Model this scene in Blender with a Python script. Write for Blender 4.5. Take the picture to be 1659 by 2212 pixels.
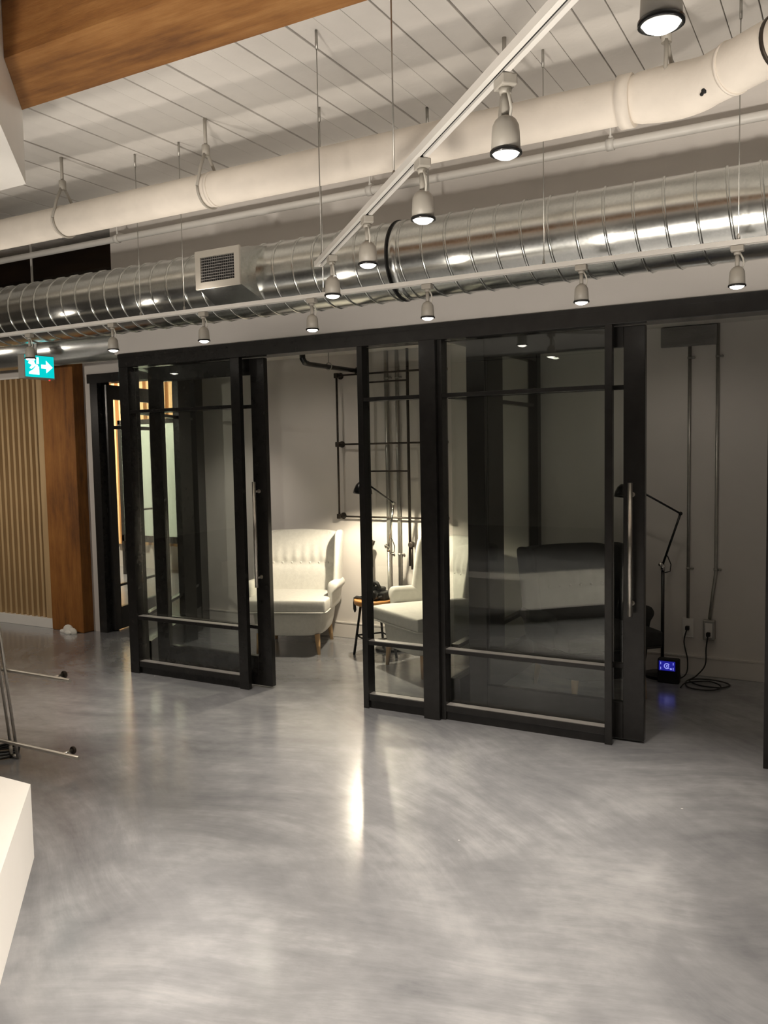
import bpy, bmesh, math, random
from mathutils import Vector, Matrix
random.seed(7)
for o in list(bpy.data.objects): bpy.data.objects.remove(o)
SC = bpy.context.scene
COL = SC.collection
PI = math.pi
R = math.radians

# ------------------------------------------------------------------ camera
FPX = 1829.4
yaw, pitch, roll = R(29.1612), R(4.17266), R(-1.07)
fw = Vector((-math.sin(yaw)*math.cos(pitch), math.cos(yaw)*math.cos(pitch), -math.sin(pitch)))
rt = Vector((math.cos(yaw), math.sin(yaw), 0)); up = rt.cross(fw)
c_, s_ = math.cos(roll), math.sin(roll)
rt, up = c_*rt + s_*up, -s_*rt + c_*up
cam = bpy.data.cameras.new('camera'); cam.sensor_fit = 'HORIZONTAL'; cam.sensor_width = 36
cam.lens = 36*FPX/1659; cam.clip_start = .01
camo = bpy.data.objects.new('camera', cam); COL.objects.link(camo)
m = Matrix((rt, up, -fw)).transposed().to_4x4(); m.translation = (0, 0, 1.5)
camo.matrix_world = m
SC.camera = camo

# ------------------------------------------------------------------ exposure, world
SC.view_settings.view_transform = 'Standard'; SC.view_settings.look = 'None'
SC.view_settings.gamma = 1; SC.view_settings.use_curve_mapping = False
SC.view_settings.exposure = 0.0
W = bpy.data.worlds.new('world'); SC.world = W; W.use_nodes = True
W.node_tree.nodes['Background'].inputs[0].default_value = (.5, .45, .4, 1)
W.node_tree.nodes['Background'].inputs[1].default_value = .02

WARM = (1.0, .89, .765)
TOP_FILL_W = 2.8
HEAD_W, HEAD_W2, LAMP_W = 66, 88, 56     # wall track heads, diagonal track heads, reading lamp
def spot(name, loc, energy, size, blend=.6, color=WARM, radius=.028, aim=(0, 0, -1)):
    l = bpy.data.lights.new(name, 'SPOT'); l.energy = energy; l.spot_size = R(size); l.spot_blend = blend
    l.color = color; l.shadow_soft_size = radius
    o = bpy.data.objects.new(name, l); COL.objects.link(o); o.location = loc
    o.rotation_euler = Vector(aim).to_track_quat('-Z', 'Y').to_euler()
    return o
# added unseen spots behind and beside the camera, for floor and ceiling bounce
for x, y, e, sz in [(-.3, -.2, 440, 90), (1.0, .3, 440, 90), (-1.8, -1.0, 330, 84), (.6, -1.7, 330, 84), (2.4, 1.2, 250, 84), (-3.6, -1.6, 400, 90)]:
    spot('room_fill', (x, y, 2.55), e, sz, 1.0)
spot('room_fill', (.1, 1.45, 2.6), 430, 31, .6, aim=(-2.25, .15, -2.3))      # added spot brightening the white platform
# unseen spots added to brighten the slatted screen and the column
for x in (-7.4, -6.1):
    spot('slat_fill', (x, 2.9, 2.05), 58, 95, 1.0, aim=(.05, .8, -.35))
# upward spots added out of view near the camera, to lift the ceiling
for x, y, e in ((-.5, 1.1, 22), (1.0, 1.2, 34), (-2.9, .2, 36), (-4.6, .6, 40)):
    spot('ceiling_fill', (x, y, .3), e, 120, .7, (1, .91, .80), .2, aim=(0, .22, 1))
# light of the room beyond the swing door
for x, y in ((-9.0, 6.3), (-7.3, 6.0)):
    spot('far_room_spot', (x, y, 2.5), 420, 130, .8, (1, .88, .70), .1, aim=(0, .8, -.6))

for x, y, e in ((-1.2, .2, 215), (1.3, .2, 250), (-4.0, .3, 180)):  # added low spots out of view, brightening pipe, duct and bulkhead
    spot('bulkhead_fill', (x, y, .5), e, 62, .4, (1, .91, .80), .12, aim=(-.1, .95, 1))
# fill lights added inside the bays, hidden behind the header, no fixtures
spot('bay_fill', (-3.75, 4.75, 2.22), 8, 165, .5, WARM, .05)
spot('bay_fill', (-.9, 4.8, 2.22), 4, 165, .5, WARM, .05)
spot('bay_fill', (-4.15, 4.55, 2.2), 42, 62, 1.0, WARM, .04, aim=(-.45, 1.1, -1.7))

# ------------------------------------------------------------------ materials
def mat(name, col, rough=.5, metal=0, spec=.5, noise=0, nscale=8, bump=0, bscale=60, emit=None, estr=0, coat=0, stretch=None):
    mt = bpy.data.materials.new(name); mt.use_nodes = True
    nt = mt.node_tree; b = nt.nodes['Principled BSDF']
    b.inputs['Base Color'].default_value = (*col, 1); b.inputs['Roughness'].default_value = rough
    b.inputs['Metallic'].default_value = metal; b.inputs['Specular IOR Level'].default_value = spec
    b.inputs['Coat Weight'].default_value = coat
    if emit: b.inputs['Emission Color'].default_value = (*emit, 1); b.inputs['Emission Strength'].default_value = estr
    if noise or bump:
        tc = nt.nodes.new('ShaderNodeTexCoord'); mp = nt.nodes.new('ShaderNodeMapping')
        nt.links.new(tc.outputs['Object'], mp.inputs[0])
        if stretch: mp.inputs['Scale'].default_value = stretch
        if noise:
            n = nt.nodes.new('ShaderNodeTexNoise'); n.inputs['Scale'].default_value = nscale; n.inputs['Detail'].default_value = 5
            rp = nt.nodes.new('ShaderNodeValToRGB')
            rp.color_ramp.elements[0].position = .3; rp.color_ramp.elements[1].position = .7
            rp.color_ramp.elements[0].color = (*[c*(1-noise) for c in col], 1)
            rp.color_ramp.elements[1].color = (*[min(1, c*(1+noise)) for c in col], 1)
            nt.links.new(mp.outputs[0], n.inputs['Vector']); nt.links.new(n.outputs['Fac'], rp.inputs[0]); nt.links.new(rp.outputs[0], b.inputs['Base Color'])
        if bump:
            n2 = nt.nodes.new('ShaderNodeTexNoise'); n2.inputs['Scale'].default_value = bscale; n2.inputs['Detail'].default_value = 4
            bp = nt.nodes.new('ShaderNodeBump'); bp.inputs['Strength'].default_value = bump; bp.inputs['Distance'].default_value = .01
            nt.links.new(mp.outputs[0], n2.inputs['Vector']); nt.links.new(n2.outputs['Fac'], bp.inputs['Height']); nt.links.new(bp.outputs[0], b.inputs['Normal'])
    return mt
M = {}
M['wall'] = mat('wall_paint', (.66, .625, .59), .7, noise=.02, nscale=3, bump=.05, bscale=150)
M['ceil'] = mat('ceiling_paint', (.66, .635, .60), .65, noise=.05, nscale=5, bump=.12, bscale=40)
M['black'] = mat('black_steel', (.018, .0172, .0162), .24, spec=.5, noise=.15, nscale=20, bump=.03, bscale=200)
M['blackgloss'] = mat('black_enamel', (.012, .012, .012), .25)
M['fabric'] = mat('pale_grey_fabric', (.67, .66, .615), .9, spec=.2, noise=.05, nscale=40, bump=.25, bscale=300)
M['darkfabric'] = mat('dark_grey_fabric', (.035, .035, .034), .9, spec=.2, noise=.15, nscale=40, bump=.25, bscale=300)
M['birch'] = mat('birch_wood', (.55, .36, .18), .5, noise=.15, nscale=20, stretch=(1, 1, .15))
M['stoolwood'] = mat('oak_seat', (.52, .25, .075), .45, noise=.2, nscale=18, stretch=(.2, 1, 1))
M['steel'] = mat('brushed_steel', (.62, .58, .52), .3, 1, noise=.08, nscale=60, stretch=(.1, 1, 1))
M['chrome'] = mat('chrome', (.8, .78, .74), .12, 1)
M['white'] = mat('white_enamel', (.74, .72, .68), .4, noise=.02, nscale=10)
M['whiteplastic'] = mat('white_plastic', (.40, .375, .33), .45, noise=.02, nscale=10)
M['laminate'] = mat('white_laminate', (.84, .82, .78), .35, noise=.015, nscale=6)
M['rubber'] = mat('black_rubber', (.015, .014, .013), .7, noise=.1, nscale=30)
M['conduit'] = mat('grey_conduit', (.40, .39, .36), .38, .8, noise=.08, nscale=30)
M['ironpipe'] = mat('iron_pipe', (.055, .045, .037), .5, .6, noise=.25, nscale=40)
M['trimdark'] = mat('bronze_flange', (.05, .038, .028), .5, .5, noise=.2, nscale=40)
M['insul'] = mat('painted_insulation', (.80, .74, .66), .75, noise=.06, nscale=6, bump=.35, bscale=14)
def timber(name, dark, mid, light, axis):
    mt = mat(name, mid, .7); nt = mt.node_tree; b = nt.nodes['Principled BSDF']; N = nt.nodes.new; L = nt.links.new
    tc = N('ShaderNodeTexCoord')
    def noise(sc, scale, det, rough=.6):
        mp = N('ShaderNodeMapping'); mp.inputs['Scale'].default_value = sc; L(tc.outputs['Object'], mp.inputs[0])
        n = N('ShaderNodeTexNoise'); n.inputs['Scale'].default_value = scale; n.inputs['Detail'].default_value = det; n.inputs['Roughness'].default_value = rough
        L(mp.outputs[0], n.inputs['Vector']); return n
    lng = (.10, 1, 1) if axis == 'x' else (1, 1, .10)
    a_, b_ = noise(lng, 16, 8, .7), noise((.45, 1, 1) if axis == 'x' else (1, 1, .45), 3.2, 6, .65)
    m_ = N('ShaderNodeMix'); m_.inputs[0].default_value = .5; L(a_.outputs['Fac'], m_.inputs[2]); L(b_.outputs['Fac'], m_.inputs[3])
    rp = N('ShaderNodeValToRGB'); e = rp.color_ramp.elements
    e[0].position = .36; e[0].color = (*dark, 1); e[1].position = .66; e[1].color = (*light, 1); k = e.new(.5); k.color = (*mid, 1)
    L(m_.outputs[0], rp.inputs[0]); L(rp.outputs[0], b.inputs['Base Color'])
    bp = N('ShaderNodeBump'); bp.inputs['Strength'].default_value = .7; bp.inputs['Distance'].default_value = .012
    L(m_.outputs[0], bp.inputs['Height']); L(bp.outputs[0], b.inputs['Normal'])
    return mt
M['timber'] = timber('old_timber', (.12, .045, .012), (.29, .125, .032), (.45, .23, .075), 'x')
M['timberv'] = timber('old_timber_post', (.09, .030, .004), (.24, .088, .012), (.37, .155, .03), 'z')
M['slat'] = mat('tan_slat', (.46, .32, .165), .6, noise=.12, nscale=14, stretch=(1, 1, .1))
M['warmslat'] = mat('pine_slat', (.62, .40, .19), .55, noise=.15, nscale=10, stretch=(1, 1, .1))
M['warmboard'] = mat('pine_board', (.45, .24, .10), .55, noise=.15, nscale=10, stretch=(1, 1, .1))
M['boardgreen'] = mat('pale_green_board', (.42, .48, .43), .4, noise=.05, nscale=3)
M['cord'] = mat('cream_cord', (.62, .60, .54), .5, noise=.02, nscale=10)
M['bulb'] = mat('lit_lens', (1, 1, 1), .4, emit=(1, .93, .82), estr=14)
M['lampglow'] = mat('lit_bulb', (1, 1, 1), .4, emit=(1, .90, .72), estr=200)
M['tube'] = mat('lit_tube', (1, 1, 1), .4, emit=(1, .93, .8), estr=6)
M['signteal'] = mat('exit_teal', (.0, .25, .25), .4, emit=(0.0, .62, .62), estr=1.0)
M['signwhite'] = mat('exit_white', (.8, .85, .85), .4, emit=(.85, 1, 1), estr=1.25)
M['ledred'] = mat('red_led', (.5, .02, .02), .4, emit=(1, .05, .05), estr=1.2)
M['lcdblue'] = mat('blue_display', (.01, .01, .1), .3, emit=(.03, .03, .55), estr=.45)
M['lcdlight'] = mat('blue_digit', (.3, .3, .6), .3, emit=(.35, .38, 1), estr=.8)
M['darktimber'] = mat('dark_timber', (.05, .028, .014), .7, noise=.3, nscale=9, stretch=(.15, 1, 1))
M['bead'] = mat('aluminium_bead', (.30, .29, .275), .5, noise=.06, nscale=20)
M['paper'] = mat('white_plaster', (.75, .73, .68), .8, bump=.3, bscale=60)
M['darkslot'] = mat('slot_shadow', (.01, .01, .01), .8)
M['ventgrey'] = mat('grey_vent', (.22, .21, .20), .5, noise=.05, nscale=10)

# galvanised sheet: mottled metallic zinc
def galv():
    mt = bpy.data.materials.new('galvanised_sheet'); mt.use_nodes = True; nt = mt.node_tree; b = nt.nodes['Principled BSDF']
    b.inputs['Metallic'].default_value = 1
    tc = nt.nodes.new('ShaderNodeTexCoord')
    v = nt.nodes.new('ShaderNodeTexVoronoi'); v.inputs['Scale'].default_value = 110
    n = nt.nodes.new('ShaderNodeTexNoise'); n.inputs['Scale'].default_value = 6; n.inputs['Detail'].default_value = 5
    nt.links.new(tc.outputs['Object'], v.inputs['Vector']); nt.links.new(tc.outputs['Object'], n.inputs['Vector'])
    mx = nt.nodes.new('ShaderNodeMix'); mx.inputs[0].default_value = .35
    nt.links.new(v.outputs['Color'], nt.nodes.new('ShaderNodeRGBToBW').inputs[0])
    bw = nt.nodes[-1]
    nt.links.new(n.outputs['Fac'], mx.inputs[2]); nt.links.new(bw.outputs[0], mx.inputs[3])
    rp = nt.nodes.new('ShaderNodeValToRGB')
    rp.color_ramp.elements[0].position = .3; rp.color_ramp.elements[1].position = .7
    rp.color_ramp.elements[0].color = (.62, .635, .615, 1); rp.color_ramp.elements[1].color = (.73, .745, .72, 1)
    nt.links.new(mx.outputs[0], rp.inputs[0]); nt.links.new(rp.outputs[0], b.inputs['Base Color'])
    mr = nt.nodes.new('ShaderNodeMapRange'); mr.inputs[3].default_value = .18; mr.inputs[4].default_value = .27
    nt.links.new(mx.outputs[0], mr.inputs[0]); nt.links.new(mr.outputs[0], b.inputs['Roughness'])
    return mt
M['galv'] = galv()

# clear glazing: Fresnel mix of see-through and mirror
def glass():
    mt = bpy.data.materials.new('clear_glazing'); mt.use_nodes = True; nt = mt.node_tree
    nt.nodes.remove(nt.nodes['Principled BSDF']); out = nt.nodes['Material Output']
    t = nt.nodes.new('ShaderNodeBsdfTransparent'); t.inputs[0].default_value = (.94, .955, .94, 1)
    g = nt.nodes.new('ShaderNodeBsdfGlossy'); g.inputs['Roughness'].default_value = .0; g.inputs[0].default_value = (1, 1, 1, 1)
    f = nt.nodes.new('ShaderNodeFresnel'); f.inputs[0].default_value = 1.5
    geo = nt.nodes.new('ShaderNodeNewGeometry')                   # same reflectance seen from either side of a pane face
    sw = nt.nodes.new('ShaderNodeMix'); sw.inputs[2].default_value = 1.5; sw.inputs[3].default_value = 1/1.5
    nt.links.new(geo.outputs['Backfacing'], sw.inputs[0])
    inv = nt.nodes.new('ShaderNodeMath'); inv.operation = 'MULTIPLY_ADD'
    inv.inputs[1].default_value = 1.0; inv.inputs[2].default_value = 0.0
    mx = nt.nodes.new('ShaderNodeMixShader')
    lw = nt.nodes.new('ShaderNodeLayerWeight'); lw.inputs[0].default_value = .5
    # Schlick: F = .042 + .958 * facing^5
    pw = nt.nodes.new('ShaderNodeMath'); pw.operation = 'POWER'; pw.inputs[1].default_value = 5
    ma = nt.nodes.new('ShaderNodeMath'); ma.operation = 'MULTIPLY_ADD'; ma.inputs[1].default_value = .95; ma.inputs[2].default_value = .045
    nt.links.new(lw.outputs['Facing'], pw.inputs[0]); nt.links.new(pw.outputs[0], ma.inputs[0]); nt.links.new(ma.outputs[0], mx.inputs[0])
    nt.links.new(t.outputs[0], mx.inputs[1]); nt.links.new(g.outputs[0], mx.inputs[2]); nt.links.new(mx.outputs[0], out.inputs[0])
    for n in (f, geo, sw, inv): nt.nodes.remove(n)
    return mt
M['glass'] = glass()

# trowelled, sealed concrete
def concrete():
    mt = bpy.data.materials.new('polished_concrete'); mt.use_nodes = True; nt = mt.node_tree; b = nt.nodes['Principled BSDF']
    L = nt.links.new; N = nt.nodes.new
    tc = N('ShaderNodeTexCoord')
    big = N('ShaderNodeTexNoise'); big.inputs['Scale'].default_value = 1.1; big.inputs['Detail'].default_value = 6; big.inputs['Distortion'].default_value = 1.2
    L(tc.outputs['Object'], big.inputs['Vector'])
    # trowel sweeps: long fibres along two gently bent directions, handed over by a slow mask
    def sweep(ang, bend, seed, sx, sy):
        off = N('ShaderNodeMapping'); off.inputs['Location'].default_value = (seed, seed*1.7, 0); L(tc.outputs['Object'], off.inputs[0])
        wob = N('ShaderNodeTexNoise'); wob.inputs['Scale'].default_value = .6; wob.inputs['Detail'].default_value = 1.5; L(off.outputs[0], wob.inputs['Vector'])
        ad = N('ShaderNodeVectorMath'); ad.operation = 'MULTIPLY_ADD'; ad.inputs[1].default_value = (bend, bend, 0); L(wob.outputs['Color'], ad.inputs[0]); L(off.outputs[0], ad.inputs[2])
        rot = N('ShaderNodeVectorRotate'); rot.rotation_type = 'Z_AXIS'; rot.inputs['Angle'].default_value = ang; L(ad.outputs[0], rot.inputs['Vector'])
        mp = N('ShaderNodeMapping'); mp.inputs['Scale'].default_value = (sx, sy, 1); L(rot.outputs[0], mp.inputs[0])
        st = N('ShaderNodeTexNoise'); st.inputs['Scale'].default_value = 1; st.inputs['Detail'].default_value = 8; st.inputs['Roughness'].default_value = .74
        L(mp.outputs[0], st.inputs['Vector']); return st
    A, B = sweep(-.30, .8, 0, 1.2, 6), sweep(.55, .8, 4.2, 1.1, 6)
    mk = N('ShaderNodeTexNoise'); mk.inputs['Scale'].default_value = .8; mk.inputs['Detail'].default_value = 2; L(tc.outputs['Object'], mk.inputs['Vector'])
    mkr = N('ShaderNodeMapRange'); mkr.inputs[1].default_value = .42; mkr.inputs[2].default_value = .58; L(mk.outputs['Fac'], mkr.inputs[0])
    st = N('ShaderNodeMix'); L(mkr.outputs[0], st.inputs[0]); L(A.outputs['Fac'], st.inputs[2]); L(B.outputs['Fac'], st.inputs[3])
    fine = N('ShaderNodeTexNoise'); fine.inputs['Scale'].default_value = 14; fine.inputs['Detail'].default_value = 6
    L(tc.outputs['Object'], fine.inputs['Vector'])
    m1 = N('ShaderNodeMix'); m1.inputs[0].default_value = .5; L(big.outputs['Fac'], m1.inputs[2]); L(st.outputs[0], m1.inputs[3])
    m2 = N('ShaderNodeMix'); m2.inputs[0].default_value = .12; L(m1.outputs[0], m2.inputs[2]); L(fine.outputs['Fac'], m2.inputs[3])
    rp = N('ShaderNodeValToRGB'); e = rp.color_ramp.elements
    e[0].position = .30; e[0].color = (.120, .125, .137, 1); e[1].position = .95; e[1].color = (.68, .685, .70, 1)
    k = e.new(.5); k.color = (.252, .258, .272, 1)
    L(m2.outputs[0], rp.inputs[0])
    # sparse pale specks of grit
    vo = N('ShaderNodeTexVoronoi'); vo.inputs['Scale'].default_value = 2.6; L(tc.outputs['Object'], vo.inputs['Vector'])
    vr = N('ShaderNodeMapRange'); vr.inputs[1].default_value = .016; vr.inputs[2].default_value = .010; L(vo.outputs['Distance'], vr.inputs[0])
    d2 = N('ShaderNodeMix'); d2.data_type = 'RGBA'; d2.inputs[7].default_value = (.7, .7, .68, 1); L(vr.outputs[0], d2.inputs[0]); L(rp.outputs[0], d2.inputs[6])
    L(d2.outputs[2], b.inputs['Base Color'])
    mr = N('ShaderNodeMapRange'); mr.inputs[1].default_value = .2; mr.inputs[2].default_value = .8; mr.inputs[3].default_value = .17; mr.inputs[4].default_value = .29; L(m2.outputs[0], mr.inputs[0]); L(mr.outputs[0], b.inputs['Roughness'])
    b.inputs['Specular IOR Level'].default_value = .6
    b.inputs['Coat Weight'].default_value = .8; b.inputs['Coat Roughness'].default_value = .19
    bp = N('ShaderNodeBump'); bp.inputs['Strength'].default_value = .12; bp.inputs['Distance'].default_value = .01
    L(m1.outputs[0], bp.inputs['Height']); L(bp.outputs[0], b.inputs['Normal'])
    return mt
M['floor'] = concrete()

# ------------------------------------------------------------------ mesh helpers
class MB:
    def __init__(s): s.bm = bmesh.new(); s.smooth = []
    def box(s, x0, x1, y0, y1, z0, z1, bev=0, mtx=None):
        r = bmesh.ops.create_cube(s.bm, size=1)
        T = Matrix.Translation(((x0+x1)/2, (y0+y1)/2, (z0+z1)/2)) @ Matrix.Diagonal((abs(x1-x0), abs(y1-y0), abs(z1-z0), 1))
        if mtx: T = mtx @ T
        bmesh.ops.transform(s.bm, matrix=T, verts=r['verts'])
        if bev:
            es = list({e for v in r['verts'] for e in v.link_edges})
            bmesh.ops.bevel(s.bm, geom=es, offset=bev, segments=2, affect='EDGES', profile=.5)
        return s
    def prism(s, pts, z0, z1):
        lo = [s.bm.verts.new((x, y, z0)) for x, y in pts]; hi = [s.bm.verts.new((x, y, z1)) for x, y in pts]
        n = len(pts)
        s.bm.faces.new(lo[::-1]); s.bm.faces.new(hi)
        for i in range(n): s.bm.faces.new((lo[i], lo[(i+1) % n], hi[(i+1) % n], hi[i]))
        return s
    def tube(s, pts, r, n=10, cap=True, smooth=True):
        pts = [Vector(p) for p in pts]; rs = r if isinstance(r, (list, tuple)) else [r]*len(pts)
        rings = []; prev = None
        for i, p in enumerate(pts):
            t = (pts[min(i+1, len(pts)-1)]-pts[max(i-1, 0)]).normalized()
            if prev is None:
                a = Vector((0, 0, 1)) if abs(t.z) < .9 else Vector((1, 0, 0)); u = t.cross(a).normalized()
            else:
                u = (prev - t*prev.dot(t)).normalized()
            prev = u; v = t.cross(u)
            rings.append([s.bm.verts.new(p + rs[i]*(math.cos(2*PI*k/n)*u + math.sin(2*PI*k/n)*v)) for k in range(n)])
        for a, b in zip(rings, rings[1:]):
            for k in range(n):
                f = s.bm.faces.new((a[k], a[(k+1) % n], b[(k+1) % n], b[k])); f.smooth = smooth
        if cap: s.bm.faces.new(rings[0][::-1]); s.bm.faces.new(rings[-1])
        return s
    def lathe(s, prof, c=(0, 0, 0), n=24, mtx=None, cap=True):
        rings = []
        for r, z in prof:
            ring = []
            for k in range(n):
                p = Vector((r*math.cos(2*PI*k/n), r*math.sin(2*PI*k/n), z))
                if mtx: p = mtx @ p
                ring.append(s.bm.verts.new(p+Vector(c)))
            rings.append(ring)
        for a, b in zip(rings, rings[1:]):
            for k in range(n):
                f = s.bm.faces.new((a[k], a[(k+1) % n], b[(k+1) % n], b[k])); f.smooth = True
        if cap: s.bm.faces.new(rings[0][::-1]); s.bm.faces.new(rings[-1])
        return s
    def torus(s, c, R_, r, axis='Z', n=28, k=8, a0=0, a1=2*PI):
        pts = []
        for i in range(n+1):
            a = a0+(a1-a0)*i/n; x, y = R_*math.cos(a), R_*math.sin(a)
            p = {'Z': (x, y, 0), 'X': (0, x, y), 'Y': (x, 0, y)}[axis]
            pts.append(Vector(p)+Vector(c))
        return s.tube(pts, r, k)
    def ball(s, c, r, sc=(1, 1, 1), n=14):
        q = bmesh.ops.create_uvsphere(s.bm, u_segments=n, v_segments=n//2+1, radius=r)
        bmesh.ops.transform(s.bm, matrix=Matrix.Translation(c) @ Matrix.Diagonal((*sc, 1)), verts=q['verts'])
        for v in q['verts']:
            for f in v.link_faces: f.smooth = True
        return s
    def grid(s, P, close=False, smooth=True):
        V = [[s.bm.verts.new(p) for p in row] for row in P]
        for i in range(len(V)-1):
            m_ = len(V[i])
            for j in range(m_ if close else m_-1):
                f = s.bm.faces.new((V[i][j], V[i][(j+1) % m_], V[i+1][(j+1) % m_], V[i+1][j])); f.smooth = smooth
        return V
    def build(s, name, material, parent=None, loc=None):
        bmesh.ops.recalc_face_normals(s.bm, faces=s.bm.faces)
        me = bpy.data.meshes.new(name); s.bm.to_mesh(me); s.bm.free()
        me.materials.append(M[material] if isinstance(material, str) else material)
        o = bpy.data.objects.new(name, me); COL.objects.link(o)
        if parent: o.parent = parent
        if loc: o.location = loc
        return o
def tag(o, label=None, cat=None, group=None, kind=None):
    if label: o['label'] = label
    if cat: o['category'] = cat
    if group: o['group'] = group
    if kind: o['kind'] = kind
    return o
def thing(name, label, cat, loc=(0, 0, 0), rz=0, group=None, kind=None):
    o = bpy.data.objects.new(name, None); COL.objects.link(o); o.location = loc; o.rotation_euler = (0, 0, rz)
    o.empty_display_size = .1
    return tag(o, label, cat, group, kind)
def subsurf(o, lv=2):
    md = o.modifiers.new('sub', 'SUBSURF'); md.levels = lv; md.render_levels = lv
    for p in o.data.polygons: p.use_smooth = True
    return o
def copy_tree(o, parent=None):
    c = o.copy(); COL.objects.link(c)
    if parent: c.parent = parent
    for ch in list(o.children): copy_tree(ch, c)
    return c
def inherit(o):      # world-placed parts under an Empty standing at its own location
    return o

ZC = 3.18          # ceiling height
YP = 4.18          # front face of the glazed screen
YB = 5.73          # back wall of the lounge

# ================================================================== SETTING
fl = MB().box(-11, 4.5, -7, 10.5, -.1, 0).build('floor', 'floor'); tag(fl, 'polished grey concrete floor with pale trowel swirls', 'floor', kind='structure')
# ceiling of painted boards running front to back
ce = MB().box(-11, 4.5, -7, 10.5, ZC+.025, ZC+.12).build('ceiling', 'ceil'); tag(ce, 'white painted board ceiling above the pipes and ducts', 'ceiling', kind='structure')
pw = .127; i = 0
pm = {}
x = -6.2
while x < 1.7:
    v = i % 5
    if v not in pm:
        dz = [.0, .004, .001, .006, .0025][v]
        g = .0045 if v != 2 else .008
        o = MB().box(g/2, pw-g/2, -1.2, 5.0, ZC+dz, ZC+.03, bev=.002).build('ceiling_plank', 'ceil', ce, (x, 0, 0)); pm[v] = o
    else:
        o = pm[v].copy(); COL.objects.link(o); o.location = (x, 0, 0); o.parent = ce
    x += pw; i += 1
def wall(name, x0, x1, y0, y1, z0, z1, label, m='wall'):
    o = MB().box(x0, x1, y0, y1, z0, z1).build(name, m); return tag(o, label, 'wall', kind='structure')
wall('wall_front', -4.395, 4.4, YP, YP+.10, 2.176, ZC, 'white bulkhead wall above the black glazed screen, behind the round metal duct')
wall('wall_back', -5.06, 4.4, YB, YB+.12, 0, ZC, 'white back wall of the lounge behind the armchairs and wall pipes')
wall('wall_right', 4.4, 4.5, -7, 10.5, 0, ZC, 'white side wall at the right, outside the view')
wall('wall_rear', -11, 4.5, -7, -6.9, 0, ZC, 'white wall behind the camera')
wall('wall_left', -11, -10.9, -7, 10.5, 0, ZC, 'white wall at the far left')
# wall in line with the slatted screen and the swing door, plus the part above the door
wl = MB()
wl.box(-11, -5.69, 5.07, 5.17, 0, 2.32); wl.box(-5.69, -5.60, 5.05, 5.17, 0, 2.32); wl.box(-5.60, -4.55, 5.05, 5.17, 2.17, 2.32)
o = wl.build('wall_side', 'wall'); tag(o, 'white wall strip and lintel around the dark swing door, beside the timber column', 'wall', kind='structure')
wall('wall_upper', -11, -4.395, 5.25, 5.35, 2.32, ZC, 'shaded white upper wall at the left, above the slats and the door')
wall('wall_end', -4.395, -4.295, 4.28, 5.25, 2.32, ZC, 'end return of the white bulkhead above the left glazed screen')
wall('wall_far', -11, -4.6, 8.2, 8.3, 0, ZC, 'lit end wall of the room beyond the swing door')
o = MB().box(-11, -4.6, 5.35, 8.2, 2.75, 2.85).build('ceiling', 'ceil'); tag(o, 'ceiling of the room beyond the swing door', 'ceiling', kind='structure')
# lounge ceiling
o = MB().prism([(-4.36, 4.28), (4.4, 4.28), (4.4, YB), (-5.06, YB)], 2.255, 2.32).build('ceiling', 'ceil'); tag(o, 'low white ceiling inside the glazed lounge', 'ceiling', kind='structure')
o = MB().box(-11, -4.395, 5.05, 5.35, 2.30, 2.32).build('trim_1', 'wall'); tag(o, 'thin white ledge on top of the wall beside the door', 'trim', kind='structure')
# baseboard on the lounge wall
bb = MB().box(-5.0, 4.4, YB-.016, YB, 0, .118, bev=.003).box(-5.0, 4.4, YB-.020, YB, .118, .128).build('baseboard_back', 'wall'); tag(bb, 'white baseboard along the lounge back wall', 'baseboard', kind='structure')

# ---------------------------------------------------------------- glazed screen (front)
hd = thing('trim_2', 'long black steel header beam over the glazed lounge screen', 'header', (0, YP, 2.08), kind='structure')
def under(parent, mb, name, material):          # build in world coordinates, parent to a plain Empty
    o = mb.build(name, material, parent); L = parent.location; rz = parent.rotation_euler[2]
    o.matrix_parent_inverse = (Matrix.Translation(L) @ Matrix.Rotation(rz, 4, 'Z')).inverted()
    return o
under(hd, MB().box(-4.36, 4.4, YP-.006, YP+.05, 2.088, 2.176, bev=.002), 'fascia', 'black')
under(hd, MB().box(-4.36, 4.4, YP-.012, YP-.004, 2.150, 2.176), 'top_lip', 'black')
under(hd, MB().box(-4.36, 4.4, YP+.05, YP+.16, 2.092, 2.15), 'sliding_track', 'black')
def screen(name, label, posts, x0, x1):
    """fixed glazed panel: posts (list of (x0, x1, y0, y1)), sill, transoms, three panes"""
    t = thing(name, label, 'glazed panel', ((x0+x1)/2, YP, 0), kind='structure')
    for (a, b, c, d) in posts:
        under(t, MB().box(a, b, c, d, 0, 2.088, bev=.002), 'post', 'black')
    under(t, MB().box(x0, x1, YP+.012, YP+.062, .0, .045), 'plinth', 'black')
    under(t, MB().box(x0, x1, YP+.000, YP+.072, .047, .083, bev=.002), 'sill', 'black')
    for z in (.375, 1.778):
        under(t, MB().box(x0, x1, YP+.000, YP+.072, z, z+.022, bev=.002), 'transom', 'black')
    for z in (.083, .397): under(t, MB().box(x0+.001, x1-.001, YP+.006, YP+.054, z, z+.003), 'glazing_bead', 'bead')
    for a, b in ((.083, .375), (.397, 1.778), (1.80, 2.088)):
        under(t, MB().box(x0+.002, x1+(.03 if posts[-1][3] < YP+.05 else -.002), YP+.056, YP+.064, a, b), 'pane', 'glass')
    return t
screen('window_1', 'left fixed glazed panel with black frame, nearest the exit sign',
       [(-4.360, -4.280, YP-.005, YP+.10), (-3.405, -3.335, YP-.005, YP+.03)], -4.28, -3.405)
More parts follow.
